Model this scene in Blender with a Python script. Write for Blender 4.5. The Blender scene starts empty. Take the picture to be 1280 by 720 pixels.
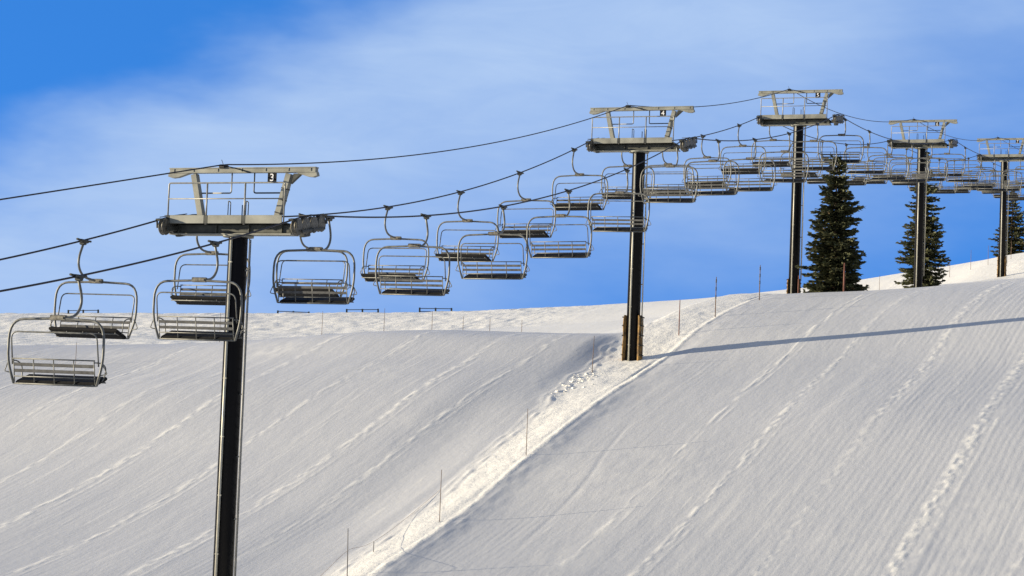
import bpy, math, random
import numpy as np
from mathutils import Vector, Matrix
R = math.radians
random.seed(7)
sc = bpy.context.scene
col = sc.collection

# ---------------------------------------------------------------- camera, sky, sun, exposure
YAW, PITCH, ROLL, CAM_X = R(21.6), math.atan(180 / 2800), 0.038, 27.9
fw0 = Vector((-math.sin(YAW), math.cos(YAW), 0)); rt0 = Vector((math.cos(YAW), math.sin(YAW), 0)); up0 = Vector((0, 0, 1))
fw = math.cos(PITCH) * fw0 + math.sin(PITCH) * up0
up1 = -math.sin(PITCH) * fw0 + math.cos(PITCH) * up0
upv = math.cos(ROLL) * up1 - math.sin(ROLL) * rt0
rtv = math.cos(ROLL) * rt0 + math.sin(ROLL) * up1
cd = bpy.data.cameras.new('camera'); cam = bpy.data.objects.new('camera', cd); col.objects.link(cam)
m3 = Matrix((rtv, upv, -fw)).transposed()
cam.matrix_world = Matrix.Translation((CAM_X, 0, 0)) @ m3.to_4x4()
cd.sensor_width = 36; cd.lens = 2800 / 1280 * 36; cd.clip_start = 0.5; cd.clip_end = 5000
sc.camera = cam

SUN_EL = R(8.0)
sun_h = -(0.999 * rt0 + 0.040 * fw0)                       # shadows fall to the right of the picture
sun_dir = (sun_h.normalized() * math.cos(SUN_EL) + up0 * math.sin(SUN_EL))
sl = bpy.data.lights.new('sun', 'SUN'); so = bpy.data.objects.new('sun', sl); col.objects.link(so)
sl.energy = 4.2; sl.angle = R(0.5); sl.color = (1.0, 0.87, 0.65)
so.rotation_euler = (-sun_dir).to_track_quat('-Z', 'Y').to_euler(); so.location = (0, 0, 60)

w = bpy.data.worlds.new('World'); sc.world = w; w.use_nodes = True
nt = w.node_tree; nt.nodes.clear()
def N(t, k, **kw):
    n = t.nodes.new(k)
    for a, b in kw.items(): setattr(n, a, b)
    return n
def math_node(t, op, a, b=None, c=None):
    n = N(t, 'ShaderNodeMath', operation=op)
    for i, v in enumerate((a, b, c)):
        if v is None: continue
        if isinstance(v, (int, float)): n.inputs[i].default_value = v
        else: t.links.new(v, n.inputs[i])
    return n.outputs[0]
tc = N(nt, 'ShaderNodeTexCoord')
nrm = N(nt, 'ShaderNodeVectorMath', operation='NORMALIZE'); nt.links.new(tc.outputs['Generated'], nrm.inputs[0])
lift = N(nt, 'ShaderNodeVectorMath', operation='ADD'); nt.links.new(nrm.outputs[0], lift.inputs[0]); lift.inputs[1].default_value = (0, 0, 0.55)
lnm = N(nt, 'ShaderNodeVectorMath', operation='NORMALIZE'); nt.links.new(lift.outputs[0], lnm.inputs[0])
sky = N(nt, 'ShaderNodeTexSky', sky_type='NISHITA', sun_disc=False)
sky.sun_elevation = SUN_EL; sky.sun_rotation = math.atan2(sun_dir.x, sun_dir.y)
sky.altitude = 2600; sky.air_density = 1.0; sky.dust_density = 0.2; sky.ozone_density = 2.0
nt.links.new(lnm.outputs[0], sky.inputs['Vector'])
tint = N(nt, 'ShaderNodeMix', data_type='RGBA', blend_type='MULTIPLY'); tint.inputs['Factor'].default_value = 1
nt.links.new(sky.outputs[0], tint.inputs['A']); tint.inputs['B'].default_value = (0.52, 1.46, 2.40, 1)
# thin cirrus veil lying across the sky
dU = N(nt, 'ShaderNodeVectorMath', operation='DOT_PRODUCT'); nt.links.new(nrm.outputs[0], dU.inputs[0]); dU.inputs[1].default_value = rt0
sx = N(nt, 'ShaderNodeSeparateXYZ'); nt.links.new(nrm.outputs[0], sx.inputs[0])
nz = N(nt, 'ShaderNodeTexNoise'); nz.inputs['Scale'].default_value = 6; nz.inputs['Detail'].default_value = 5; nz.inputs['Roughness'].default_value = .55
mp = N(nt, 'ShaderNodeMapping'); nt.links.new(nrm.outputs[0], mp.inputs[0]); mp.inputs['Rotation'].default_value = (0.2, 0.5, 0.3); mp.inputs['Scale'].default_value = (1, 1, 2.4)
nt.links.new(mp.outputs[0], nz.inputs['Vector'])
d = math_node(nt, 'ADD', math_node(nt, 'MULTIPLY', dU.outputs['Value'], -0.455), math_node(nt, 'MULTIPLY', sx.outputs[2], 0.89))
d = math_node(nt, 'ADD', d, math_node(nt, 'MULTIPLY', math_node(nt, 'SUBTRACT', nz.outputs['Fac'], 0.5), 0.13))
def sstep(t, x, a, b):
    n = N(t, 'ShaderNodeMapRange', interpolation_type='SMOOTHSTEP')
    t.links.new(x, n.inputs[0]); n.inputs[1].default_value = a; n.inputs[2].default_value = b
    return n.outputs[0]
rise = sstep(nt, d, -0.035, 0.14); fall = sstep(nt, d, 0.165, 0.235)
nz2 = N(nt, 'ShaderNodeTexNoise'); nz2.inputs['Scale'].default_value = 11; nz2.inputs['Detail'].default_value = 6; nt.links.new(mp.outputs[0], nz2.inputs['Vector'])
mp2 = N(nt, 'ShaderNodeMapping'); nt.links.new(nrm.outputs[0], mp2.inputs[0]); mp2.inputs['Rotation'].default_value = (0.1, 0.55, 0.35); mp2.inputs['Scale'].default_value = (1.6, 1, 7)
nz3 = N(nt, 'ShaderNodeTexNoise'); nz3.inputs['Scale'].default_value = 9; nz3.inputs['Detail'].default_value = 8; nz3.inputs['Roughness'].default_value = .62; nz3.inputs['Distortion'].default_value = .6; nt.links.new(mp2.outputs[0], nz3.inputs['Vector'])
fib = math_node(nt, 'ADD', math_node(nt, 'MULTIPLY', nz2.outputs['Fac'], .5), math_node(nt, 'MULTIPLY', nz3.outputs['Fac'], .5))
veil = math_node(nt, 'MULTIPLY', rise, math_node(nt, 'SUBTRACT', 1.0, fall))
veil = math_node(nt, 'MULTIPLY', veil, math_node(nt, 'MULTIPLY_ADD', fib, 0.85, 0.42))
cm = N(nt, 'ShaderNodeMix', data_type='RGBA'); nt.links.new(veil, cm.inputs['Factor'])
nt.links.new(tint.outputs['Result'], cm.inputs['A']); cm.inputs['B'].default_value = (2.15, 2.95, 4.35, 1)
bg = N(nt, 'ShaderNodeBackground'); bg.inputs[1].default_value = 0.12
# pale cloud added over the unseen rest of the sky to neutralise ambient light
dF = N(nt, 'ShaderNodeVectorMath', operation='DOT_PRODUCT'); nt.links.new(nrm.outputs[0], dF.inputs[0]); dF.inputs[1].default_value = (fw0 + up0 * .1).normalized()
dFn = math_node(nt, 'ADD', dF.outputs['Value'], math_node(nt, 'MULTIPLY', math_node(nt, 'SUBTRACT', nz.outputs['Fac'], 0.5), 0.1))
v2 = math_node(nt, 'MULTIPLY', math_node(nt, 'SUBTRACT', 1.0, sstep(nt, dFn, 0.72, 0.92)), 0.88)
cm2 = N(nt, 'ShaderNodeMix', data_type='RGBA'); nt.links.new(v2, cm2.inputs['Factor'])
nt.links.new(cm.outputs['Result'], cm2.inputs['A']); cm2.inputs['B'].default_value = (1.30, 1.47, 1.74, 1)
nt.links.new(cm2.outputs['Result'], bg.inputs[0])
wo = N(nt, 'ShaderNodeOutputWorld'); nt.links.new(bg.outputs[0], wo.inputs[0])

sc.view_settings.view_transform = 'Standard'; sc.view_settings.look = 'None'
sc.view_settings.gamma = 1; sc.view_settings.use_curve_mapping = False
sc.view_settings.exposure = 0.79
sc.render.resolution_x, sc.render.resolution_y = 1024, 576

# ---------------------------------------------------------------- helpers
def tag(o, label=None, cat=None, group=None, kind=None):
    if label: o['label'] = label
    if cat: o['category'] = cat
    if group: o['group'] = group
    if kind: o['kind'] = kind
    return o
def empty(name, loc, rz=0):
    o = bpy.data.objects.new(name, None); o.empty_display_size = .3
    o.location = loc; o.rotation_euler = (0, 0, rz); col.objects.link(o); return o
def copy_tree(o, parent=None):
    c = o.copy(); col.objects.link(c); c.parent = parent
    for ch in o.children: copy_tree(ch, c)
    return c
def fillet(pts, rad, seg=5):
    pts = [Vector(p) for p in pts]; out = [pts[0]]
    for i in range(1, len(pts) - 1):
        p, a, b = pts[i], pts[i - 1], pts[i + 1]
        r = rad[i - 1] if isinstance(rad, (list, tuple)) else rad
        u = (a - p); v = (b - p)
        ru = min(r, u.length * .49); rv = min(r, v.length * .49)
        s, e = p + u.normalized() * ru, p + v.normalized() * rv
        for k in range(seg + 1):
            t = k / seg
            out.append(s * (1 - t) ** 2 + p * 2 * t * (1 - t) + e * t * t)
    out.append(pts[-1]); return out
class MB:
    def __init__(s): s.v = []; s.f = []; s.sm = []
    def quadbox(s, c, size, rot=None, bevel=0.0):
        hx, hy, hz = size[0] / 2, size[1] / 2, size[2] / 2
        b = min(bevel, hx * .9, hy * .9, hz * .9); n = len(s.v); M = rot or Matrix.Identity(3); c = Vector(c)
        if b <= 0:
            for z in (-1, 1):
                for x, y in ((-1, -1), (1, -1), (1, 1), (-1, 1)): s.v.append(c + M @ Vector((x * hx, y * hy, z * hz)))
            F = [(3, 2, 1, 0), (4, 5, 6, 7), (0, 1, 5, 4), (1, 2, 6, 5), (2, 3, 7, 6), (3, 0, 4, 7)]
        else:
            for z, k in ((-hz, b), (-hz + b, 0), (hz - b, 0), (hz, b)):
                for x, y in ((-1, -1), (1, -1), (1, 1), (-1, 1)):
                    if k: s.v.append(c + M @ Vector((x * (hx - b), y * (hy - b), z)))
                    else: s.v.append(c + M @ Vector((x * hx, y * hy, z)))
            F = [(3, 2, 1, 0), (12, 13, 14, 15)]
            for l in range(3):
                for k in range(4): F.append((l * 4 + k, l * 4 + (k + 1) % 4, l * 4 + 4 + (k + 1) % 4, l * 4 + 4 + k))
        for f in F: s.f.append(tuple(n + i for i in f)); s.sm.append(False)
        return s
    def tube(s, pts, r, n=8, caps=True):
        pts = [Vector(p) for p in pts]; T = []
        for i in range(len(pts)):
            a = pts[max(i - 1, 0)]; b = pts[min(i + 1, len(pts) - 1)]; T.append((b - a).normalized())
        ref = Vector((0, 0, 1)) if abs(T[0].z) < .9 else Vector((0, 1, 0))
        u = T[0].cross(ref).normalized(); base = len(s.v)
        for i, p in enumerate(pts):
            u = (u - T[i] * u.dot(T[i])).normalized(); w_ = T[i].cross(u)
            rr = r[i] if isinstance(r, (list, tuple)) else r
            for k in range(n):
                a = 2 * math.pi * k / n
                s.v.append(p + (u * math.cos(a) + w_ * math.sin(a)) * rr)
        for i in range(len(pts) - 1):
            for k in range(n):
                a, b = base + i * n + k, base + i * n + (k + 1) % n
                s.f.append((a, b, b + n, a + n)); s.sm.append(True)
        if caps:
            s.f.append(tuple(base + k for k in reversed(range(n)))); s.sm.append(False)
            e = base + (len(pts) - 1) * n
            s.f.append(tuple(e + k for k in range(n))); s.sm.append(False)
        return s
    def lathe(s, c, axis, prof, n=20):
        # prof: list of (along axis, radius)
        ax = Vector(axis).normalized(); ref = Vector((0, 0, 1)) if abs(ax.z) < .9 else Vector((1, 0, 0))
        u = ax.cross(ref).normalized(); w_ = ax.cross(u); base = len(s.v); c = Vector(c)
        for t, r in prof:
            for k in range(n):
                a = 2 * math.pi * k / n; s.v.append(c + ax * t + (u * math.cos(a) + w_ * math.sin(a)) * r)
        for i in range(len(prof) - 1):
            for k in range(n):
                a, b = base + i * n + k, base + i * n + (k + 1) % n
                s.f.append((a, b, b + n, a + n)); s.sm.append(abs(prof[i][1] - prof[i + 1][1]) < abs(prof[i][0] - prof[i + 1][0]) * 1.2)
        s.f.append(tuple(base + k for k in reversed(range(n)))); s.sm.append(False)
        e = base + (len(prof) - 1) * n
        s.f.append(tuple(e + k for k in range(n))); s.sm.append(False)
        return s
    def prism(s, outline, y0, y1):
        # outline in x,z extruded along y
        n = len(s.v); k = len(outline)
        for y in (y0, y1):
            for x, z in outline: s.v.append(Vector((x, y, z)))
        s.f.append(tuple(n + i for i in range(k))); s.sm.append(False)
        s.f.append(tuple(n + k + i for i in reversed(range(k)))); s.sm.append(False)
        for i in range(k):
            j = (i + 1) % k
            s.f.append((n + i, n + k + i, n + k + j, n + j)); s.sm.append(False)
        return s
    def build(s, name, mat, parent=None, loc=None):
        me = bpy.data.meshes.new(name); me.from_pydata([tuple(v) for v in s.v], [], s.f)
        me.polygons.foreach_set('use_smooth', s.sm); me.materials.append(mat); me.update()
        o = bpy.data.objects.new(name, me); col.objects.link(o); o.parent = parent
        if loc: o.location = loc
        return o

# ---------------------------------------------------------------- materials
def metal(name, rgb, rough=.5, metallic=0.0, var=.25, scale=6.0, dirt_shade=None, spec=.5, bump=0.0, rvar=.3):
    m = bpy.data.materials.new(name); m.use_nodes = True; t = m.node_tree; b = t.nodes['Principled BSDF']
    c = N(t, 'ShaderNodeTexCoord'); n = N(t, 'ShaderNodeTexNoise'); n.inputs['Scale'].default_value = scale; n.inputs['Detail'].default_value = 6
    t.links.new(c.outputs['Object'], n.inputs['Vector'])
    r = N(t, 'ShaderNodeValToRGB'); t.links.new(n.outputs['Fac'], r.inputs[0])
    lo = [x * (1 - var) for x in rgb]; hi = [min(1, x * (1 + var)) for x in rgb]
    if dirt_shade: lo = dirt_shade
    r.color_ramp.elements[0].position = .3; r.color_ramp.elements[1].position = .7
    r.color_ramp.elements[0].color = (*lo, 1); r.color_ramp.elements[1].color = (*hi, 1)
    t.links.new(r.outputs[0], b.inputs['Base Color'])
    b.inputs['Metallic'].default_value = metallic; b.inputs['Specular IOR Level'].default_value = spec
    t.links.new(math_node(t, 'MULTIPLY_ADD', n.outputs['Fac'], rvar, rough - rvar / 2), b.inputs['Roughness'])
    if bump:
        bp = N(t, 'ShaderNodeBump'); bp.inputs['Strength'].default_value = bump; bp.inputs['Distance'].default_value = .02
        t.links.new(n.outputs['Fac'], bp.inputs['Height']); t.links.new(bp.outputs[0], b.inputs['Normal'])
    return m
M = dict(
    tube=metal('galvanised_tube', (.17, .172, .16), .48, .3, .3, 9),
    beam=metal('weathered_beam_paint', (.27, .272, .235), .55, .15, .28, 2.2),
    darkbeam=metal('dark_steel', (.045, .048, .042), .5, .2, .4, 7),
    rail=metal('railing_steel', (.30, .295, .265), .45, .3, .2, 8),
    pole=metal('black_gloss_paint', (.003, .003, .0045), .38, 0, .3, 3, spec=.16, rvar=.06),
    black=metal('black_rubber', (.016, .016, .016), .6, 0, .4, 12),
    sheave=metal('greasy_sheave_steel', (.16, .15, .125), .5, .4, .6, 14),
    seat=metal('black_vinyl', (.011, .011, .012), .75, 0, .45, 10, spec=.15, bump=.3),
    slat=metal('pale_slat', (.10, .10, .098), .6, .05, .35, 8, spec=.3),
    crossarm=metal('crossarm_steel', (.085, .088, .074), .55, .2, .35, 5),
    conduit=metal('pale_conduit', (.52, .50, .42), .4, .2, .12, 6),
    rope=metal('wire_rope', (.035, .032, .038), .5, .4, .3, 20),
    signblack=metal('sign_black', (.006, .006, .010), .6, 0, .2, 5, spec=.15),
    signwhite=metal('sign_white', (.8, .8, .8), .5, 0, .05, 5),
    pad=metal('mustard_pad_cloth', (.26, .155, .05), .85, 0, .3, 4.5, dirt_shade=(.045, .028, .016), bump=.6),  # shade on the pads painted in as dark patches, along with dirt
    bamboo=metal('weathered_bamboo', (.17, .11, .075), .7, 0, .35, 12),
    grey_wand=metal('dark_wand', (.09, .08, .08), .6, 0, .3, 12),
    red=metal('faded_red_paint', (.17, .065, .045), .7, 0, .35, 6),
    orange=metal('orange_cord', (.36, .24, .18), .8, 0, .3, 6),
    bark=metal('fir_bark', (.11, .075, .05), .9, 0, .4, 8, bump=.8),
)
def foliage(name, a, b_, c_):
    m = bpy.data.materials.new(name); m.use_nodes = True; t = m.node_tree; b = t.nodes['Principled BSDF']
    at = N(t, 'ShaderNodeAttribute', attribute_name='tone'); r = N(t, 'ShaderNodeValToRGB'); t.links.new(at.outputs['Fac'], r.inputs[0])
    e = r.color_ramp.elements; e[0].color = (*a, 1); e[1].color = (*c_, 1); k = e.new(.6); k.color = (*b_, 1)
    t.links.new(r.outputs[0], b.inputs['Base Color']); b.inputs['Roughness'].default_value = .75; b.inputs['Specular IOR Level'].default_value = .2
    return m
M['fir'] = foliage('fir_needles', (.055, .068, .034), (.125, .128, .066), (.28, .20, .11))

# snow: groomed corduroy where the attribute says so, loose crust elsewhere
def snow_material():
    m = bpy.data.materials.new('snow'); m.use_nodes = True; t = m.node_tree; b = t.nodes['Principled BSDF']
    c = N(t, 'ShaderNodeTexCoord')
    at = N(t, 'ShaderNodeAttribute', attribute_name='groomed')
    def noise(scale, sx_, sy_, det=5, rough=.6):
        mpn = N(t, 'ShaderNodeMapping'); mpn.inputs['Scale'].default_value = (sx_, sy_, 1); t.links.new(c.outputs['Object'], mpn.inputs[0])
        n = N(t, 'ShaderNodeTexNoise'); n.inputs['Scale'].default_value = scale; n.inputs['Detail'].default_value = det; n.inputs['Roughness'].default_value = rough
        t.links.new(mpn.outputs[0], n.inputs['Vector']); return n.outputs['Fac']
    sep = N(t, 'ShaderNodeSeparateXYZ'); t.links.new(c.outputs['Object'], sep.inputs[0])
    wob = noise(.25, 1, .3, 3)
    ph = math_node(t, 'ADD', math_node(t, 'MULTIPLY', sep.outputs[0], 2 * math.pi / .24), math_node(t, 'MULTIPLY', wob, 9.0))
    cord = math_node(t, 'MULTIPLY', math_node(t, 'SINE', ph), math_node(t, 'MULTIPLY', math_node(t, 'ADD', sstep(t, noise(.30, 1.3, .35, 4), .45, .75), sstep(t, sep.outputs[0], 7.5, 15.5)), .0013))
    streak = math_node(t, 'MULTIPLY', noise(2.2, 1, .05, 6, .65), .020)
    groom = math_node(t, 'ADD', math_node(t, 'MULTIPLY', math_node(t, 'ADD', cord, streak), at.outputs['Fac']),
                      math_node(t, 'MULTIPLY', noise(5, 1, 1, 6, .7), .008))
    crumbs = math_node(t, 'MULTIPLY', noise(2.2, 1, .7, 8, .68), math_node(t, 'MULTIPLY', math_node(t, 'SUBTRACT', 1.0, at.outputs['Fac']), .06))
    h = math_node(t, 'ADD', groom, crumbs)
    bp = N(t, 'ShaderNodeBump'); bp.inputs['Strength'].default_value = 1.0; bp.inputs['Distance'].default_value = 1.0
    t.links.new(h, bp.inputs['Height']); t.links.new(bp.outputs[0], b.inputs['Normal'])
    r = N(t, 'ShaderNodeValToRGB'); t.links.new(noise(.35, 1, .35, 6), r.inputs[0])
    r.color_ramp.elements[0].color = (.635, .64, .66, 1); r.color_ramp.elements[1].color = (.70, .70, .70, 1)
    mx = N(t, 'ShaderNodeMix', data_type='RGBA'); ap = N(t, 'ShaderNodeAttribute', attribute_name='packed'); t.links.new(ap.outputs['Fac'], mx.inputs['Factor']); mx.inputs['A'].default_value = (.95, .925, .865, 1)  # loose snow is paler; sunlit warmth is painted into its colour as well
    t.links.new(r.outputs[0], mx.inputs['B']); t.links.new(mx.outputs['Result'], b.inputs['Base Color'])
    b.inputs['Roughness'].default_value = .6; b.inputs['Specular IOR Level'].default_value = .25
    return m
M['snow'] = snow_material()

# ---------------------------------------------------------------- terrain: one sheet, x across the lift line, y up the hill
#TERR#
def pchip(xk, yk, x):
    # xk (n,), yk (n,m) -> (len(x), m)
    xk=np.asarray(xk,float); yk=np.asarray(yk,float)
    h=np.diff(xk)[:,None]; d=np.diff(yk,axis=0)/h
    m=np.zeros_like(yk)
    w1=2*h[1:]+h[:-1]; w2=h[1:]+2*h[:-1]
    a,b=d[:-1],d[1:]
    ok=(a*b)>0
    m[1:-1]=np.where(ok,(w1+w2)/(w1/np.where(ok,a,1)+w2/np.where(ok,b,1)),0)
    m[0]=d[0]; m[-1]=d[-1]
    i=np.clip(np.searchsorted(xk,x,side='right')-1,0,len(xk)-2)
    t=((x-xk[i])/(xk[i+1]-xk[i]))[:,None]; H=h[i]
    return ((1+2*t)*(1-t)**2*yk[i]+t*(1-t)**2*H*m[i]+t*t*(3-2*t)*yk[i+1]+t*t*(t-1)*H*m[i+1])
NEAR=[(-90,-3),(-10,-2.2),(0,-2.4),(8,-4),(20,-6.6),(35,-7.2),(45,-6.35)]
SKY=[(-200,6.5),(-104,10.2),(-74,10.7),(-49,11.25),(-37,12.2),(-28,12.9),(-23.5,13.4),(-16,14.7),(-7,16.0),(-2,17.0),(6,18.2),(40,23),(140,30)]
def zr(x): return float(np.interp(x,[a for a,b in SKY],[b for a,b in SKY]))
def far(x): return [(171,zr(x)-3.6-.55*(x>-12)),(186,zr(x)-1.1),(195,zr(x)),(210,zr(x)+.4),(260,zr(x)-4),(500,zr(x)-40),(1500,-170)]
def left(x,dz,cz,sc):
    # dz lowers the lower slope, cz = crest height at about sc
    lo=[(51,-5.65),(56,-4.75),(63.6,-2.95),(69.3,-1.2)]
    z=[(s,v+dz) for s,v in lo]
    z0=z[-1][1]
    z+=[(sc-14,z0+(cz-z0)*.42+.1),(sc-8.5,z0+(cz-z0)*.70+.05),(sc-4,cz-.36),(sc,cz),(sc+5,cz+.16),(sc+16,cz+.45),(130,cz+(zr(x)-cz)*.22),(150,cz+(zr(x)-cz)*.46)]
    return NEAR+z+far(x)
STRIP=NEAR+[(51.2,-5.3),(56,-4.55),(58,-4.05),(63.6,-2.55),(69.3,-.8),(76,1.22),(83.8,3.08),(88.9,4.68),(93.5,5.75),(98.8,6.62),(104,7.05),(108.6,7.28),(116,7.75),(130,9.0),(139.5,9.85),(155,11.4)]
def right(k):
    return NEAR+[(51.2,-5.32-.1*k),(56,-4.56-.25*k),(58,-4.06-.2*k),(63.6,-2.56-.1*k),(69.3,-.82),(76,1.2),(83.8,3.2),(88.9,4.75+.1*k),(93.5,5.8+.22*k),(98.8,6.66+.34*k),(104,7.02+.64*k),(108.6,7.22+.82*k),(116,7.65+.8*k),(130,8.8+.7*k),(139.5,9.85+.9*k),(155,11.4+1*k)]
COLS=[(-200,left(-200,-1.5,1.2,88)),(-106,left(-106,-1.2,1.7,87)),(-80,left(-80,-1.05,2.0,86)),(-60,left(-60,-.9,2.2,86)),(-34,left(-34,-.55,3.0,87)),(-21,left(-21,-.25,3.55,89)),
 (-10,left(-10,0,4.36,90)),(-5,left(-5,.05,4.3,90)),(-2.6,left(-2.6,.0,4.38,90.5)),
 (-1.0,[(s,z-.26*(45<s<72)-.16*(72<s<80)-.06*(80<s<100)) for s,z in STRIP]+far(-1)),(1.3,STRIP+far(1.3)),(2.2,[(s,z-.02*(50<s<100)) for s,z in right(.15)]+far(2.2)),(5.5,right(.45)+far(5.5)),(12,right(1.35)+far(12)),(20,right(2)+far(20)),(140,right(4)+far(140))]
def base_height(S,X):
    m=np.stack([pchip([a for a,b in k],np.array([[b] for a,b in k]),S)[:,0] for _,k in COLS],0)  # ncol,S
    return pchip([c for c,_ in COLS],m,X).T   # S,X
#TERREND#
rng = np.random.RandomState(3)
def vnoise(S, X, ls, lx, seed):
    r = np.random.RandomState(seed)
    si = (S - S[0]) / ls; xi = (X - X[0]) / lx
    L = r.rand(int(si[-1]) + 3, int(xi[-1]) + 3) * 2 - 1
    def ix(a):
        i = a.astype(int); f = a - i; return i, f * f * (3 - 2 * f)
    i, u = ix(si); j, v = ix(xi)
    A = L[i] * (1 - u)[:, None] + L[i + 1] * u[:, None]
    return A[:, j] * (1 - v) + A[:, j + 1] * v
def axis(parts):
    out = []
    for a, b, st in parts:
        n = max(1, int(round((b - a) / st))); out += list(np.linspace(a, b, n, endpoint=False))
    return np.array(out + [parts[-1][1]])
SY = axis([(-90, 30, 6), (30, 52, 1), (52, 108, .13), (108, 150, .35), (150, 200, .3), (200, 230, 1), (230, 400, 10), (400, 1500, 60)])
SX = axis([(-1200, -200, 60), (-200, -120, 4), (-120, -48, .35), (-48, -24, .14), (-24, 20, .065), (20, 32, .5), (32, 140, 6), (140, 1200, 60)])
XC = np.clip(SX, -200, 140)
HT = base_height(SY, XC)
def ss(a, b, x):
    t = np.clip((x - a) / (b - a), 0, 1); return t * t * (3 - 2 * t)
near_s = (ss(48, 54, SY) * (1 - ss(215, 240, SY)))[:, None]
crest_l = np.interp(SX, [-60, -34, -21, -10, -5, 0], [86.5, 87.5, 90, 91, 91.5, 93])[None, :]
Sg, Xg = SY[:, None], SX[None, :]
xb = np.interp(SY, [50, 57, 66, 72, 78, 84, 92, 100], [.0, .0, -.1, -.3, -.7, -1.1, -1.4, -1.8])[:, None] + (.05 + .14 * ss(68, 78, SY))[:, None] * vnoise(SY, SX[:2], 1.1, 1, 6)[:, :1]
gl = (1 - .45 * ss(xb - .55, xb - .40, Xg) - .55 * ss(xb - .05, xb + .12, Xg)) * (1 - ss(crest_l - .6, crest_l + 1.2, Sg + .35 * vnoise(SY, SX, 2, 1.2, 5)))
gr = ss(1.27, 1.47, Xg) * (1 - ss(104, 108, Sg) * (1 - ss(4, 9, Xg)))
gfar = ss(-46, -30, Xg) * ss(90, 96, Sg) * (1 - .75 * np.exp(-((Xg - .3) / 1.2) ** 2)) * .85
PK = np.clip(np.maximum(gl, gr), 0, 1)  # far groomed snow left out: its sunlit cream is painted as colour
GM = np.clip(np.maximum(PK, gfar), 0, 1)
# long soft rolls left by the groomer, and streaks along the fall line
HT = HT + near_s * (.050 * vnoise(SY, SX, 5.5, 7, 11) + .018 * vnoise(SY, SX, 2.6, 3.4, 12))
HT = HT + near_s * GM * (.0045 * vnoise(SY, SX, 14, .55, 13) + .0016 * vnoise(SY, SX, 7, .22, 14))
# wind-packed crust on the ungroomed ground
rough = (1 - GM) * near_s
rf = .30 + .70 * (1 - ss(-50, -30, Xg)) * ss(88, 95, Sg) + .1 * np.exp(-((Sg - 82) / 5) ** 2) * np.exp(-((Xg + .7) / 1.6) ** 2)
HT = HT + rough * rf * (.055 * vnoise(SY, SX, 2.2, 1.6, 21) + .055 * vnoise(SY, SX, .9, .6, 22) + .055 * np.abs(vnoise(SY, SX, .42, .34, 23)))
LS = np.zeros_like(HT)
# rough berms between the groomer's passes
for k, (tx, amp, wf, cl) in enumerate([(-3.9, .8, .8, .45), (-6.2, .9, 1.0, .3), (-9.9, 1.0, .9, .26), (-13.7, 1.0, 1.1, .3), (-17.0, .7, 1.0, .5), (-20.3, .9, .8, .3), (-23.8, .6, 1., .5), (-27.2, .8, 1., .3), (-30.6, .6, 1., .4),
                                       (6.05, .9, .75, .75), (8.25, .9, .8, .35), (11.65, 1.0, 1.15, .26), (15.0, 1.1, 1.3, .22), (18.2, .9, 1.0, .3), (-8.0, .25, .6, .9), (-11.6, .25, .5, .8), (3.3, .18, .5, .9), (9.8, .22, .5, .9), (13.2, .25, .6, .8)]):
    J = slice(int(np.searchsorted(SX, tx - 1.6)), int(np.searchsorted(SX, tx + 2.0))); XJ = SX[J]
    wander = .16 * vnoise(SY, SX[:2], 9, 1, 60 + k)[:, :1]
    dx = (XJ[None, :] - tx - wander) / wf
    mod = np.clip(.78 + .5 * vnoise(SY, SX[:2], 7 + k % 4, 1, 100 + k)[:, :1], .40, 1.15)
    chop = np.clip(.48 + 1.1 * vnoise(SY, XJ, cl, .11 * wf, 80 + k), 0, 1.3)
    w1 = np.where(dx < 0, np.exp(-(dx / .12) ** 2), np.exp(-(dx / .22) ** 2)) * chop
    d2 = dx - .40
    w2 = np.exp(-(d2 / .055) ** 2) * np.clip(.7 + .9 * vnoise(SY, SX[:2], 2.5, 1, 120 + k)[:, :1], 0, 1.2)
    fine = .5 + .5 * vnoise(SY, XJ, .26, .12, 160 + k)
    on = near_s * GM[:, J] * amp
    LS[:, J] = np.maximum(LS[:, J], on * np.clip(w1 + .85 * w2 * fine, 0, .97) * np.clip(mod * 1.15, 0, 1))
    HT[:, J] = HT[:, J] + on * mod * (.0115 * w1 + .006 * w2)
# thin pale seams left between the tiller combs
LS = np.maximum(LS, near_s * GM * .42 * np.clip(3.2 * vnoise(SY, SX, 13, .13, 230) - 1.75, 0, 1) * np.clip(.6 + .7 * vnoise(SY, SX, .8, .2, 231), 0, 1))
# wind-blown patches and a few faint ski traces that wander across the corduroy
LS = np.maximum(LS, near_s * GM * .55 * np.clip(2.2 * vnoise(SY, SX, 3.2, 3.6, 201) - .75, 0, 1) * np.clip(.5 + .8 * vnoise(SY, SX, .5, .22, 202), 0, 1) * (.45 + .55 * ss(76, 84, Sg) * (1 - ss(0, 3, Xg))))
for k, (xa, xb_, dep) in enumerate([(-24, -9, .007), (-7, -15, .006), (4, 13, .006), (16, 9.5, .006), (-16, -13, .006)]):
    path = xa + (xb_ - xa) * ss(55, 96, SY)[:, None] + .8 * np.sin(SY * .23 + k * 1.7)[:, None]
    for o_ in (0, .16): HT = HT - dep * np.exp(-((Xg - path - o_) / .05) ** 2) * near_s * GM * np.clip(.4 + vnoise(SY, SX[:2], 6, 1, 210 + k)[:, :1], 0, 1)
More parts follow.
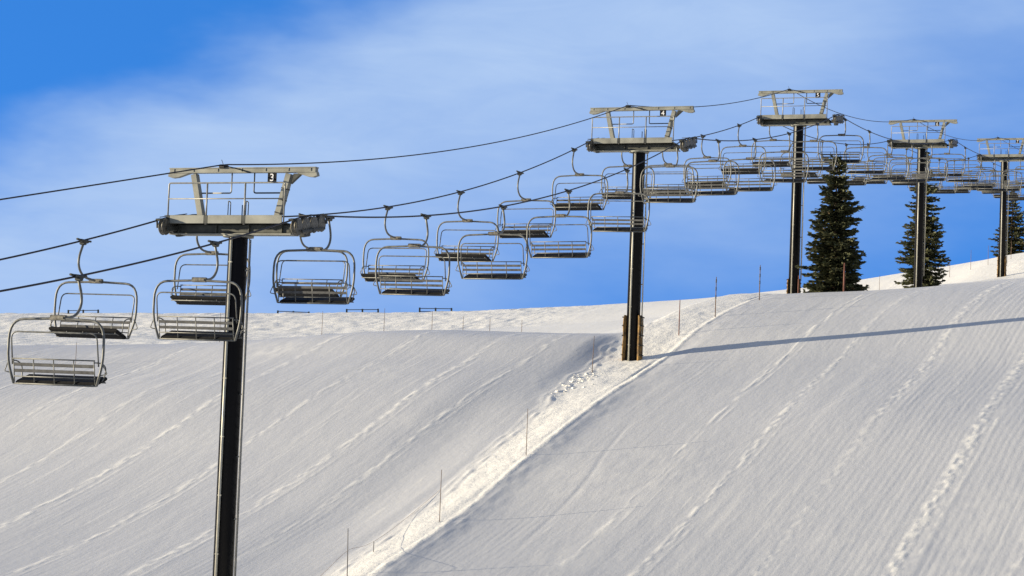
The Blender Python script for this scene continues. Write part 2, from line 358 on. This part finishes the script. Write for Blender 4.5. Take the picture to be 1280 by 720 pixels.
# the banked strip under the lift: left lip, ski groove, right ridge
strip_s = (ss(50, 55, SY) * (1 - ss(98, 104, SY)))[:, None]
wv = .07 * vnoise(SY, SX[:2], 5, 1, 140)[:, :1] + .03 * vnoise(SY, SX[:2], 1.3, 1, 145)[:, :1]
low_s = (1 - ss(74, 82, SY))[:, None]
du = Xg - wv
HT = HT + strip_s * (-.04 * low_s * ss(-1.6, -.1, du) * (1 - ss(.12, 1.0, du))
                     + .05 * np.where(du < 1.24, np.exp(-((du - 1.24) / .10) ** 2), np.exp(-((du - 1.24) / .8) ** 2)) * (.62 + .3 * vnoise(SY, SX, .5, .22, 141))
                     - .06 * np.exp(-((du - 1.02) / .035) ** 2) * np.clip(.55 + 1.3 * vnoise(SY, SX[:2], 4, 1, 142)[:, :1], 0, 1)
                     + .035 * np.exp(-((du - xb + .12) / .10) ** 2) * np.clip(.4 + 1.1 * vnoise(SY, SX, .35, .16, 143), 0, 1.3)
                     + .018 * np.exp(-((du - xb + .48) / .07) ** 2) * np.clip(.5 + .9 * vnoise(SY, SX, .5, .2, 144), 0, 1.3))
# old curved ski trace on the right-hand run
cs = np.interp(SY, [60, 61, 62.5, 64, 66, 68, 70, 72, 74], [4.3, 4.25, 4.2, 4.15, 4.1, 3.95, 3.65, 3.45, 3.3])[:, None]
HT = HT - .012 * np.exp(-((Xg - cs) / .07) ** 2) * (ss(60, 62, SY) * (1 - ss(72, 74, SY)))[:, None]
def ground(x, y):
    i = int(np.clip(np.searchsorted(SY, y) - 1, 0, len(SY) - 2)); j = int(np.clip(np.searchsorted(SX, x) - 1, 0, len(SX) - 2))
    u = (y - SY[i]) / (SY[i + 1] - SY[i]); v = (x - SX[j]) / (SX[j + 1] - SX[j])
    return float(HT[i, j] * (1 - u) * (1 - v) + HT[i + 1, j] * u * (1 - v) + HT[i, j + 1] * (1 - u) * v + HT[i + 1, j + 1] * u * v)
def grid_mesh(name, X, Y, Z, attrs):
    ny, nx = Z.shape; me = bpy.data.meshes.new(name)
    co = np.empty((ny, nx, 3), np.float32); co[..., 0] = X[None]; co[..., 1] = Y[:, None]; co[..., 2] = Z
    idx = np.arange(ny * nx).reshape(ny, nx)
    q = np.stack([idx[:-1, :-1], idx[:-1, 1:], idx[1:, 1:], idx[1:, :-1]], -1).reshape(-1).astype(np.int32)
    nf = len(q) // 4
    me.vertices.add(ny * nx); me.vertices.foreach_set('co', co.ravel())
    me.loops.add(nf * 4); me.loops.foreach_set('vertex_index', q)
    me.polygons.add(nf); me.polygons.foreach_set('loop_start', np.arange(0, nf * 4, 4, dtype=np.int32)); me.polygons.foreach_set('loop_total', np.full(nf, 4, np.int32))
    me.polygons.foreach_set('use_smooth', np.ones(nf, bool))
    me.update(calc_edges=True); me.validate()
    for an, attr in attrs.items():
        a = me.attributes.new(an, 'FLOAT', 'POINT'); a.data.foreach_set('value', (attr * np.ones_like(Z)).astype(np.float32).ravel())
    return me
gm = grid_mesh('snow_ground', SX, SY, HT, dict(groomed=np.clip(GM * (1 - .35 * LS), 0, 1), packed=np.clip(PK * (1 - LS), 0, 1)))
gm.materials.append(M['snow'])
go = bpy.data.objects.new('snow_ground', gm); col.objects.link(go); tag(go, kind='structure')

# ---------------------------------------------------------------- lift line geometry
TOWERS = [(51.2, 6.57), (83.7, 13.02), (108.7, 17.61), (139.7, 20.58), (171.5, 23.77)]    # y of tower, height of its top beam
ROPE_DROP = 1.22; GAUGE = 1.93
def span_curve(knots, sags):
    def f(y):
        for (a, za), (b, zb), sag in zip(knots[:-1], knots[1:], sags):
            if y <= b:
                t = (y - a) / (b - a); return za + (zb - za) * t - 4 * sag * t * (1 - t)
        return knots[-1][1]
    return f
rope_z = span_curve([(8, -.1)] + [(y, z - ROPE_DROP) for y, z in TOWERS] + [(215, 27.0)], [1.45, 1.02, .58, .78, .8, 1.0])
comm_z = span_curve([(8, -1.95)] + [(y, z + .1) for y, z in TOWERS] + [(215, 28.3)], [.05, .62, .4, .75, .7, .9])

# ---------------------------------------------------------------- chairs
def make_chair(name):
    root = empty(name, (0, 0, 0))
    # bail: one bent pipe from seat end to seat end over the top
    pts = fillet([(-1.0, .04, .02), (-1.15, 0, .50), (-1.14, 0, 1.36), (-.45, 0, 1.385), (0, 0, 1.40), (.45, 0, 1.385), (1.14, 0, 1.36), (1.15, 0, .50), (1.0, .04, .02)],
                 [.25, .62, .2, .2, .2, .62, .25], 6)
    MB().tube(pts, .028, 8).build('bail', M['tube'], root)
    b = MB().quadbox((.02, .02, 1.415), (.36, .10, .115), bevel=.015)
    b.quadbox((.02, -.036, 1.415), (.30, .02, .05))
    b.build('hanger_bracket', M['sheave'], root)
    h = fillet([(0, .12, 1.42), (0, .72, 1.46), (0, .98, 1.80), (0, .74, 2.30)], [.3, .3], 6)
    MB().tube(h, .030, 8).build('hanger_arm', M['tube'], root)
    g = MB().quadbox((0, .74, 2.33), (.09, .34, .085), bevel=.02)
    g.tube([(0, .42, 2.352), (0, .58, 2.345)], .028, 6).tube([(0, .90, 2.345), (0, 1.06, 2.352)], .028, 6)
    g.quadbox((.02, .74, 2.27), (.12, .14, .07), bevel=.02)
    g.build('grip', M['darkbeam'], root)
    # raised safety bar
    rb = fillet([(-1.04, .02, .42), (-1.03, -.10, 1.10), (1.03, -.10, 1.10), (1.04, .02, .42)], .16, 5)
    MB().tube(rb, .017, 6).build('safety_bar', M['tube'], root)
    # backrest: two slats and two thin rails on five uprights
    bk = MB()
    bk.tube([(-.99, -.06, .54), (.99, -.06, .54)], .016, 6).tube([(-.97, .0, .17), (.97, .0, .17)], .014, 6)
    for k in range(5):
        x = -.97 + k * .485
        bk.tube([(x, .03, .05), (x, -.06, .54)], .014, 6)
    br = bk.build('backrest', M['tube'], root)
    tl = Matrix.Rotation(R(10), 3, 'X')
    for z in (.29, .42): MB().quadbox((0, -.015 - (z - .17) * .17 + .02, z), (1.92, .022, .068), tl, .008).build('slat', M['slat'], br)
    # seat: cushion with its front edge raised
    tilt = Matrix.Rotation(R(17), 3, 'X')
    MB().quadbox((0, .29, .115), (1.90, .52, .10), tilt, .03).build('seat', M['seat'], root)
    sf = MB().tube([(-1.0, .04, .02), (1.0, .04, .02)], .018, 6).tube([(-.94, .50, .10), (.94, .50, .10)], .016, 6)
    for k in range(5): sf.tube([(-.90 + k * .45, .03, .03), (-.90 + k * .45, .52, .12)], .014, 6)
    sf.build('seat_frame', M['tube'], root)
    for s in (-1, 1):
        a = fillet([(s * .99, -.05, .50), (s * 1.02, .16, .50), (s * 1.02, .36, .42), (s * 1.0, .34, .20), (s * .96, .30, .12)], .10, 4)
        MB().tube(a, .015, 6).build('armrest', M['tube'], root)
        f = fillet([(s * 1.12, .0, .50), (s * 1.24, .04, .27), (s * 1.06, .03, .24)], .04, 3)
        MB().tube(f, .012, 6).build('footrest_stub', M['tube'], root)
    return root
UP = [40.65, 46.49, 52.4, 58.6, 64.6, 70.44, 76.38, 82.2, 87.96, 93.57, 99.26, 104.63, 110.22, 115.85]
while UP[-1] < 186: UP.append(UP[-1] + 5.62)
DOWN = [46.75, 52.53, 58.47, 64.39, 70.25, 75.78, 81.47, 87.21, 92.7, 98.7, 104.65]
while DOWN[-1] < 186: DOWN.append(DOWN[-1] + 5.66)
ORD = ['first', 'second', 'third', 'fourth', 'fifth', 'sixth', 'seventh']
TNAME = ['nearest tower', 'second tower', 'third tower', 'fourth tower', 'last tower']
proto = make_chair('lift_chair'); used = False
rr = random.Random(5)
for side, lst in ((1, UP), (-1, DOWN)):
    for y in lst:
        k = sum(1 for ty, _ in TOWERS if ty < y)
        same = [q for q in lst if sum(1 for ty, _ in TOWERS if ty < q) == k]; n = same.index(y)
        view = 'seen from behind, nearer cable,' if side > 0 else 'facing us, farther cable,'
        if k == 0: where = ('lowest of those' if n == 0 and len(same) > 1 else 'just' if len(same) > 1 else 'alone') + ' below the nearest tower'
        else: where = ORD[n] + ' uphill from the ' + TNAME[k - 1]
        o = copy_tree(proto) if used else proto; used = True
        o.location = (side * GAUGE, y - side * .74, rope_z(y) - 2.345)
        o.rotation_euler = (R(rr.uniform(-1.2, 1.2)), R(rr.uniform(-.6, .6)), (0 if side > 0 else math.pi) + R(rr.uniform(-1.5, 1.5)))
        tag(o, 'empty chair ' + view + ' ' + where, 'lift chair', 'empty chairs hanging along the lift')

# ---------------------------------------------------------------- towers
def digit_mesh(ch, parent, loc, size):
    cu = bpy.data.curves.new('numeral', 'FONT'); cu.body = ch; cu.size = size; cu.align_x = 'CENTER'; cu.align_y = 'CENTER'; cu.extrude = .004; cu.offset = size * .012
    to = bpy.data.objects.new('numeral_curve', cu); col.objects.link(to)
    bpy.context.view_layer.update()
    me = bpy.data.meshes.new_from_object(to.evaluated_get(bpy.context.evaluated_depsgraph_get()))
    bpy.data.objects.remove(to); bpy.data.curves.remove(cu)
    me.name = 'numeral'; me.materials.clear(); me.materials.append(M['signwhite'])
    o = bpy.data.objects.new('numeral', me); col.objects.link(o); o.parent = parent; o.location = loc; o.rotation_euler = (R(90), 0, 0)
    return o
def make_tower(y, zb, numeral, base_z, pad, label):
    root = empty('lift_tower', (0, y, base_z)); H = zb - base_z                     # H: top beam above the base
    tag(root, label, 'lift tower', 'towers of the chairlift')
    P = MB().lathe((-.05, 0, 0), (0, 0, 1), [(-1.2, .27), (H - 1.80, .25), (H - 1.78, .25)], 40)
    P.build('pole', M['pole'], root)
    MB().lathe((-.05, 0, H - 1.81), (0, 0, 1), [(0, .40), (.055, .40)], 24).build('pole_flange', M['beam'], root)
    # pale conduit clipped to the downhill side of the pole
    q = MB().tube([(-.05 + math.cos(R(-99)) * .295, math.sin(R(-99)) * .295, -.05), (-.05 + math.cos(R(-99)) * .285, math.sin(R(-99)) * .285, H - 1.76)], .036, 10)
    z = .6
    while z < H - 2: q.quadbox((-.05 + math.cos(R(-99)) * .29, math.sin(R(-99)) * .29, z), (.09, .06, .03)); z += 1.5
    q.build('conduit', M['conduit'], root)
    # ladder on the right of the pole
    L = MB()
    for dy in (-.13, .13): L.tube([(.30 - dy * .396, dy, .9), (.30 - dy * .396, dy, H - 1.85)], .017, 6)
    z = 1.1
    while z < H - 1.8: L.tube([(.351, -.13, z), (.249, .13, z)], .012, 6); z += .30
    z = 1.4
    while z < H - 1.8:
        L.quadbox((.25, 0, z), (.12, .05, .04)); z += 1.6
    L.build('ladder', M['rail'], root)
    # crossarm: dark box beam on a pale flange
    a = MB().quadbox((-.20, 0, H - 1.60), (3.50, .34, .23), bevel=.02)
    for x in (-1.7, -.6, .35, 1.3): a.quadbox((x, -.19, H - 1.60), (.03, .06, .21))
    ca = a.build('crossarm', M['crossarm'], root)
    MB().quadbox((-.20, 0, H - 1.735), (3.56, .46, .035)).build('flange', M['beam'], ca)
    # catwalk toe board, in three lengths with dark post sockets between
    for x0, x1 in ((-1.80, -.80), (-.68, .30), (.42, 1.46)):
        MB().quadbox(((x0 + x1) / 2, -.52, H - 1.385), (x1 - x0, .03, .215), bevel=.006).build('toe_board', M['beam'], root)
    c = MB().quadbox((-.2, -.20, H - 1.465), (3.36, .62, .03))
    for x in (-1.86, -.74, .36): c.quadbox((x, -.50, H - 1.39), (.10, .06, .22), bevel=.01)
    c.build('catwalk_deck', M['darkbeam'], root)
    # handrail
    h = MB()
    h.tube(fillet([(-1.88, -.5, H - 1.52), (-1.88, -.5, H - .44), (1.50, -.5, H - .44), (1.50, -.5, H - 1.50)], .05, 3), .021, 8)
    h.tube([(-1.87, -.5, H - .85), (1.49, -.5, H - .85)], .017, 6)
    for x in (-.75, .36): h.tube([(x, -.5, H - .445), (x, -.5, H - 1.52)], .024, 8)
    h.build('handrail', M['rail'], root)
    # top beam on two inward-leaning struts
    t = MB().quadbox((0, 0, H), (4.28, .20, .026)).quadbox((0, 0, H - .112), (4.28, .20, .026)).quadbox((0, 0, H - .056), (4.26, .16, .09))
    for x in (-2.0, -1.42, -.7, 0, .7, 1.36, 2.0): t.quadbox((x, 0, H - .056), (.02, .19, .086))
    tb = t.build('top_beam', M['beam'], root)
    for s in (-1, 1):
        g = MB(); o = [(s * 2.16, H - .126), (s * 2.18, H - .21), (s * 2.06, H - .25), (s * 1.9, H - .235), (s * 1.55, H - .126)]
        g.prism(o if s > 0 else o[::-1], -.08, .08); g.build('saddle', M['beam'], tb)
    for s, xt, xb in ((-1, -1.42, -1.12), (1, 1.36, 1.02)):
        st = MB(); dx = xb - xt; L_ = math.hypot(dx, 1.30)
        rot = Matrix.Rotation(math.atan2(-dx, 1.30), 3, 'Y')
        st.quadbox(((xt + xb) / 2, 0, H - .155 - .65), (.15, .18, L_), rot, .01)
        so_ = st.build('strut', M['beam'], root)
        if s > 0:
            for f in (.3, .52, .78):
                MB().quadbox((xt + dx * f, 0, H - .155 - 1.30 * f), (.165, .195, .03), rot).build('clamp_band', M['black'], so_)
            MB().prism([(1.50, H - .155), (1.72, H - .155), (1.42, H - .42)], -.06, .06).build('gusset', M['darkbeam'], so_)
    for xs, xe in ((-.36, -1.22), (.30, 1.12)):
        MB().tube(fillet([(xs, .08, H - .11), (xs, .08, H - .64), (xe, .08, H - .64)], .06, 3), .020, 6).build('hanging_bar', M['darkbeam'] if xs > 0 else M['rail'], root)
    for x in (-.30, .22):
        MB().tube(fillet([(x - .035, -.1, H - 1.33), (x - .035, -.1, H - .86), (x + .035, -.1, H - .90), (x + .035, -.1, H - 1.33)], .03, 3), .014, 6).build('hook_bar', M['darkbeam'], root)
    MB().tube([(.08, -.1, H - 1.33), (.08, -.1, H - .97)], .016, 6).build('hook_bar', M['darkbeam'], root)
    # number plate under the top beam
    sg = MB().quadbox((.93, -.14, H - .275), (.25, .02, .265), bevel=.004).build('number_plate', M['signblack'], root)
    digit_mesh(numeral, sg, (.93, -.157, H - .275), .27)
    # sheave trains riding the cable on both ends of the crossarm
    for s in (-1, 1):
        zc = H - ROPE_DROP - .03 - .235
        fr = MB().quadbox((-s * .15, 0, -.06), (.05, 1.5, .12), bevel=.01).quadbox((s * .14, 0, -.12), (.04, 1.3, .07), bevel=.01)
        fr.quadbox((-s * .11, 0, -.2), (.14, .36, .20), bevel=.02).tube([(-s * .5, 0, -.12), (s * .17, 0, -.12)], .06, 10)
        for yy in (-.90, .90): fr.quadbox((0, yy, .20), (.13, .16, .06), bevel=.01).quadbox((s * .10, yy * .94, .1), (.03, .05, .24))
        tr = fr.build('sheave_train', M['darkbeam'], root, (1.96 if s > 0 else -1.88, 0, zc)); tr.rotation_euler.x = math.atan((rope_z(y + 1.3) - rope_z(y - 1.3)) / 2.6)
        for k in range(4):
            MB().lathe((0, -.66 + k * .44, 0), (1, 0, 0), [(-.075, .07), (-.07, .205), (-.045, .22), (-.028, .19), (.028, .19), (.045, .22), (.07, .205), (.075, .07)], 22).build('sheave', M['sheave'], tr)
        MB().tube([(s * .10, -.7, .25), (s * .10, .7, .25)], .012, 6).tube([(-s * .2, -.15, .26), (s * .28, -.15, .26)], .012, 6).build('cable_guard', M['black'], tr)
    # clamp that carries the signal line, with its short whip and looped lead
    k = MB().quadbox((-.56, -.02, H + .04), (.15, .26, .10), bevel=.015)
    k.tube([(-.55, -.05, H + .06), (-.62, -.05, H + .22)], .008, 5)
    k.tube(fillet([(-.50, -.12, H + .05), (-.2, -.12, H + .0), (.1, -.12, H - .09), (.28, -.12, H - .14)], .2, 4), .013, 6)
    k.build('line_clamp', M['black'], root)
    if pad:
        hgt, reach = pad
        for s in (-1, 1):
            p = MB(); n = 10
            for zi, (z0, rad) in enumerate([(-.3, .41), (hgt * .1, .40), (hgt * .3, .405), (hgt * .52, .39), (hgt * .75, .40), (hgt * .93, .395), (hgt, .37)]):
                for ri in (rad * reach, .285):
                    for q in range(n + 1):
                        an = R(-36 + 72 * q / n); wob = 1 + .03 * math.sin(q * 3.1 + zi * 2)
                        p.v.append(Vector((-.05 + s * math.cos(an) * ri * wob, math.sin(an) * ri * wob, z0 + (.03 * math.sin(q * 2.3 + s) if zi == 6 else 0))))
            w_ = n + 1; lv = 2 * w_
            for zi in range(6):
                b0 = zi * lv
                for q in range(n):
                    p.f.append((b0 + q, b0 + q + 1, b0 + lv + q + 1, b0 + lv + q)); p.sm.append(True)
                    p.f.append((b0 + w_ + q + 1, b0 + w_ + q, b0 + lv + w_ + q, b0 + lv + w_ + q + 1)); p.sm.append(True)
                p.f.append((b0, b0 + lv, b0 + lv + w_, b0 + w_)); p.sm.append(False)
                p.f.append((b0 + n, b0 + w_ + n, b0 + lv + w_ + n, b0 + lv + n)); p.sm.append(False)
            for q in range(n): p.f.append((6 * lv + q, 6 * lv + q + 1, 6 * lv + w_ + q + 1, 6 * lv + w_ + q)); p.sm.append(False)
            po = p.build('base_pad', M['pad'], root)
            st = MB()
            for f in (.12, .34, .56, .78, .97):
                st.tube([(-.05 + s * math.cos(R(a)) * .425 * reach, math.sin(R(a)) * .425 * reach, hgt * f) for a in range(-36, 37, 9)], .022, 5)
            st.build('pad_strap', M['black'], po)
    return root
LAB = ['nearest black lift tower, carrying the number 3 plate', 'black lift tower with the number 4 plate and tan pads round its foot',
       'black lift tower standing just left of the left-hand fir tree', 'black lift tower standing in front of the middle fir tree',
       'smallest and farthest black lift tower, in front of the right-hand fir tree']
for (y, z), nu, pad, lb in zip(TOWERS, '34567', (None, (1.75, 1.0), (.9, .85), None, (1.6, .85)), LAB):
    make_tower(y, z, nu, ground(0, y) - .05, pad, lb)

# ---------------------------------------------------------------- cables
def cable(name, x, f, r, y0, y1, label, cat):
    pts = [(x, y0 + (y1 - y0) * k / 420, f(y0 + (y1 - y0) * k / 420)) for k in range(421)]
    return tag(MB().tube(pts, r, 8).build(name, M['rope']), label, cat, 'cables of the lift')
cable('haul_cable', GAUGE, rope_z, .0225, 8, 215, 'thick dark haul cable nearer to us, carrying the chairs seen from behind', 'cable')
cable('haul_cable', -GAUGE, rope_z, .0225, 8, 215, 'thick dark haul cable farther from us, carrying the chairs whose seats face us', 'cable')
cable('signal_line', -.56, comm_z, .018, 8, 215, 'thin dark line strung over the tops of the towers, carrying no chairs', 'cable')

# ---------------------------------------------------------------- fir trees
def fir(x, y, h, prof, seed, label, dens=1.0, low=.06):
    r = np.random.RandomState(seed); z0 = ground(x, y) - .1
    root = empty('fir_tree', (x, y, z0)); tag(root, label, 'tree', 'fir trees beside the lift')
    MB().tube([(0, 0, -.3), (.02, 0, h * .3), (-.02, .02, h * .65), (0, 0, h * .995)], [h * .02, h * .015, h * .008, .012], 10).build('trunk', M['bark'], root)
    V = []; F = []; T = []; limbs = MB()
    def leaf(c, dv, wv, L, W, tone):
        n = len(V)
        V.extend([c - wv * W * .5, c + dv * L * .45 - wv * W * .6, c + dv * L, c + dv * L * .45 + wv * W * .6])
        F.append((n, n + 1, n + 2, n + 3)); T.extend([tone] * 4)
    u = low
    while u < .985:
        R0 = np.interp(u, [a for a, b in prof], [b for a, b in prof])
        nb = max(4, int((7 + 5 * (1 - u)) * dens)); a0 = r.rand() * 6.28
        for b in range(nb):
            an = a0 + 6.283 * b / nb + r.normal(0, .22)
            L = R0 * (1 + r.normal(0, .17)) * (1.2 if r.rand() < .18 else 1) * (.55 if r.rand() < .12 else 1)
            zb = u * h + r.normal(0, .05) * h * .12
            di = np.array([math.cos(an), math.sin(an), 0.]); sd = np.array([-di[1], di[0], 0.])
            droop = .10 + .28 * (1 - u) + r.normal(0, .05); bt = .5 + .5 * r.rand()
            if u > .85: droop = -.35
            pt = lambda q: di * L * q + np.array([0, 0, zb - droop * L * q + .20 * L * q ** 3])
            limbs.tube([pt(.02), pt(.5), pt(.95)], [.022 * h / 8, .013 * h / 8, .005], 4, False)
            nq = max(4, int(L / .10 * dens))
            for q in np.linspace(.12, 1.0, nq):
                p = pt(q); dead = r.rand() < .03
                wd = .50 * L * (1 - q * .75) * min(1, q * 2.4) * .75 + .08
                for s in (-1, 1):
                    for _ in range(2):
                        dv = di * (.55 + .4 * r.rand()) + sd * s * (.35 + .6 * r.rand()) + np.array([0, 0, r.normal(-.08, .18)]); dv /= np.linalg.norm(dv)
                        wvv = np.cross(dv, np.array([r.normal(0, .5), r.normal(0, .5), 1.])); wvv /= np.linalg.norm(wvv)
                        st = p + sd * s * r.rand() * wd * .55
                        leaf(st, dv, wvv, wd * (.5 + .5 * r.rand()) + .06, .09 + .07 * r.rand(), np.clip(.30 * bt + .35 * r.rand() + (.5 if dead else 0), 0, 1))
                if r.rand() < .7:
                    dv = di * .9 + np.array([0, 0, r.normal(.0, .4)]); dv /= np.linalg.norm(dv)
                    leaf(p, dv, np.cross(dv, sd + .3 * r.rand()), .24, .11, np.clip(.3 * bt + .35 * r.rand(), 0, 1))
        u += (.024 + .012 * r.rand()) * (8.0 / h) ** .5
    n0 = np.array([0, 0, h])
    for k in range(24):
        a = r.rand() * 6.28; leaf(np.array([0, 0, h * (.94 + .05 * r.rand())]), np.array([math.cos(a) * .5, math.sin(a) * .5, .8]), np.array([-math.sin(a), math.cos(a), 0]), .25, .06, .3)
    me = bpy.data.meshes.new('crown'); me.from_pydata([tuple(v) for v in V], [], F); me.materials.append(M['fir'])
    at = me.attributes.new('tone', 'FLOAT', 'POINT'); at.data.foreach_set('value', np.array(T, np.float32))
    o = bpy.data.objects.new('crown', me); col.objects.link(o); o.parent = root
    lo = limbs.build('limbs', M['bark'], root); 
fir(2.55, 106.3, 6.8, [(0, 1.0), (.06, 1.14), (.3, 1.16), (.46, 1.02), (.7, .74), (.86, .44), (1, .08)], 3, 'broad dark fir tree standing left of the other two, behind the lift chairs', 1.25)
fir(-1.25, 147.0, 9.3, [(0, .95), (.08, 1.2), (.24, 1.38), (.42, 1.1), (.7, .62), (.88, .30), (1, .06)], 8, 'middle fir tree, half hidden behind a black tower pole, dry lower branches', .95, .03)
fir(-6.1, 214.0, 8.4, [(0, 1.9), (.15, 1.85), (.4, 1.45), (.7, .85), (.88, .4), (1, .06)], 15, 'distant fir tree at the right edge beyond the sunlit snow slope')

# ---------------------------------------------------------------- marker poles, barriers, cord
def wand(name, x, y, h, r, mat, label, lean=0.0, bands=0, group='thin marker poles stuck in the snow'):
    z = ground(x, y); root_m = MB().tube([(0, 0, -.3), (lean * .5 * h, 0, h * .5), (lean * h, 0, h)], [r, r * .95, r * .7], 6)
    o = root_m.build(name, M[mat]); o.location = (x, y, z); tag(o, label, 'marker pole', group)
    for k in range(bands):
        f = 1 - .10 - k * .2
        MB().tube([(lean * h * f, 0, h * f - .07), (lean * h * f, 0, h * f + .07)], r * 1.3, 6).build('reflective_band', M['slat'], o)
    return o
wand('marker_pole', .55, 57.35, 1.42, .015, 'grey_wand', 'thin dark pole at the bottom edge, with an orange cord tied to it', -.03)
wand('marker_pole', .96, 62.8, 1.58, .013, 'bamboo', 'thin brown pole standing alone on the sunlit strip, second from the bottom', .0)
wand('marker_pole', 1.15, 69.4, 1.55, .013, 'bamboo', 'thin reddish pole on the strip right of the chairs, third from the bottom', .0)
wand('marker_pole', -.85, 81.3, 1.42, .015, 'bamboo', 'thin brown pole close to the left of the padded tower foot', .03)
wand('marker_pole', .75, 87.2, 1.45, .022, 'red', 'red pole a few steps uphill right of the padded tower foot', .0)
wand('marker_pole', 1.2, 90.8, 1.70, .022, 'bamboo', 'tall pole with pale bands against the sky, left one of two', .0, 3)
wand('marker_pole', 1.67, 96.0, 1.55, .024, 'bamboo', 'tall pole with pale bands against the sky, right one of two', .0, 3)
wand('marker_pole', 3.75, 103.3, 1.35, .048, 'red', 'thick red-brown post in front of the left-hand fir tree', .0)
wand('marker_pole', .62, 107.0, 1.0, .035, 'red', 'short red post against the foot of the tower left of the firs', .0)
for x, y, h, lb in [(-23.4, 80.4, 1.0, 'faint thin pole under the lower left pair of chairs'), (-20.3, 87.0, 1.3, 'faint thin pole left of the nearest tower, on the crest'),
                    (-15.9, 88.2, 1.05, 'thin pole on the crest just right of the nearest tower'), (-13.1, 88.6, 1.0, 'thin pole on the crest below the tilted barrier rails'),
                    (-11.0, 89.0, .80, 'thin pole on the crest below the rightmost barrier rails'), (-9.75, 89.5, .6, 'short faint pole on the crest, right of the rightmost barrier'),
                    (-8.7, 90.0, .55, 'short faint pole on the middle of the crest'), (-7.6, 91.0, .55, 'shortest faint pole on the crest, rightmost before the second tower')]:
    wand('marker_pole', x, y, h, .012, 'bamboo', lb)
for x, y, h, lb in [(-10.6, 177, 1.2, 'faint pole on the far sunlit slope between left and middle fir trees'), (-5.2, 178, 1.5, 'faint pole on the far sunlit slope just right of the middle fir'),
                    (-3.9, 180, 1.6, 'faint pole halfway along the far sunlit slope'), (-2.7, 181, 1.6, 'faint pole on the far slope just left of the farthest tower'),
                    (-1.2, 183, 1.5, 'faint pole on the far slope just right of the farthest tower'), (.2, 184, 1.4, 'faint pole on the far slope at the right edge')]:
    wand('marker_pole', x, y, h, .017, 'bamboo', lb)
for x, y, tilt, lb in [(-95.0, 193.6, .05, 'dark low barrier on the ridge far left, behind two chairs'), (-71.4, 193.6, .0, 'dark single-rail barrier on the ridge right of the nearest tower'),
                       (-64.0, 193.6, .045, 'dark tilted two-rail barrier on the ridge, middle of the right three'), (-56.4, 193.6, .025, 'dark two-rail barrier on the ridge, rightmost of them')]:
    z = ground(x, y); o = empty('ridge_barrier', (x, y, z - .42 - (.2 if tilt == 0 else 0))); o.rotation_euler = (0, -tilt, YAW); tag(o, lb, 'barrier', 'low rail barriers on the ridge')
    for zz in (.68, .38): MB().quadbox((0, 0, zz), (3.1, .07, .07), bevel=.01).build('rail', M['darkbeam'], o)
    for xx in (-1.5, 0, 1.5): MB().quadbox((xx, 0, .30), (.16, .12, .92), bevel=.02).build('post', M['darkbeam'], o)
g = ground
st = MB().tube([(0, 0, -.2), (0, 0, .30)], .012, 6).build('stake', M['grey_wand']); st.location = (.05, 60.1, g(.05, 60.1)); tag(st, 'short grey stake propping the orange cord beside the strip', 'stake')
cord = [(-.25, 55.4, g(-.25, 55.4) + .02), (.1, 56.4, g(.1, 56.4) + .36), (.53, 57.35, g(.55, 57.35) + .84), (.3, 58.8, g(.3, 58.8) + .50), (.05, 60.1, g(.05, 60.1) + .30), (-.2, 61.8, g(-.2, 61.8) + .15), (-.42, 63.8, g(-.42, 63.8) + .05), (-.6, 66.4, g(-.6, 66.4) + .01)]
tag(MB().tube(fillet(cord, .5, 5), .0045, 5).build('cord', M['orange']), 'thin faded orange cord strung from the bottom pole along the strip', 'cord')
# broken snow thrown up round the padded tower's foot
ch = MB(); r_ = random.Random(11)
for k in range(70):
    x = r_.gauss(-.85, .28); y = 79.8 + r_.gauss(0, 1.3); q = r_.uniform(.025, .085) * r_.choice((.6, .8, 1, 1.2))
    n0 = len(ch.v)
    ch.lathe((x, y, g(x, y) - q * .35), (r_.gauss(0, .5), r_.gauss(0, .5), 1), [(0, q * .8), (q * .45, q * 1.05), (q * .8, q * .5)], 7)
    for i in range(n0, len(ch.v)): ch.v[i] = ch.v[i] + Vector((r_.gauss(0, q * .16), r_.gauss(0, q * .16), r_.gauss(0, q * .12)))
tag(ch.build('snow_chunks', M['snow']), 'loose snow lumps below the padded tower foot', 'snow lumps', kind='stuff')
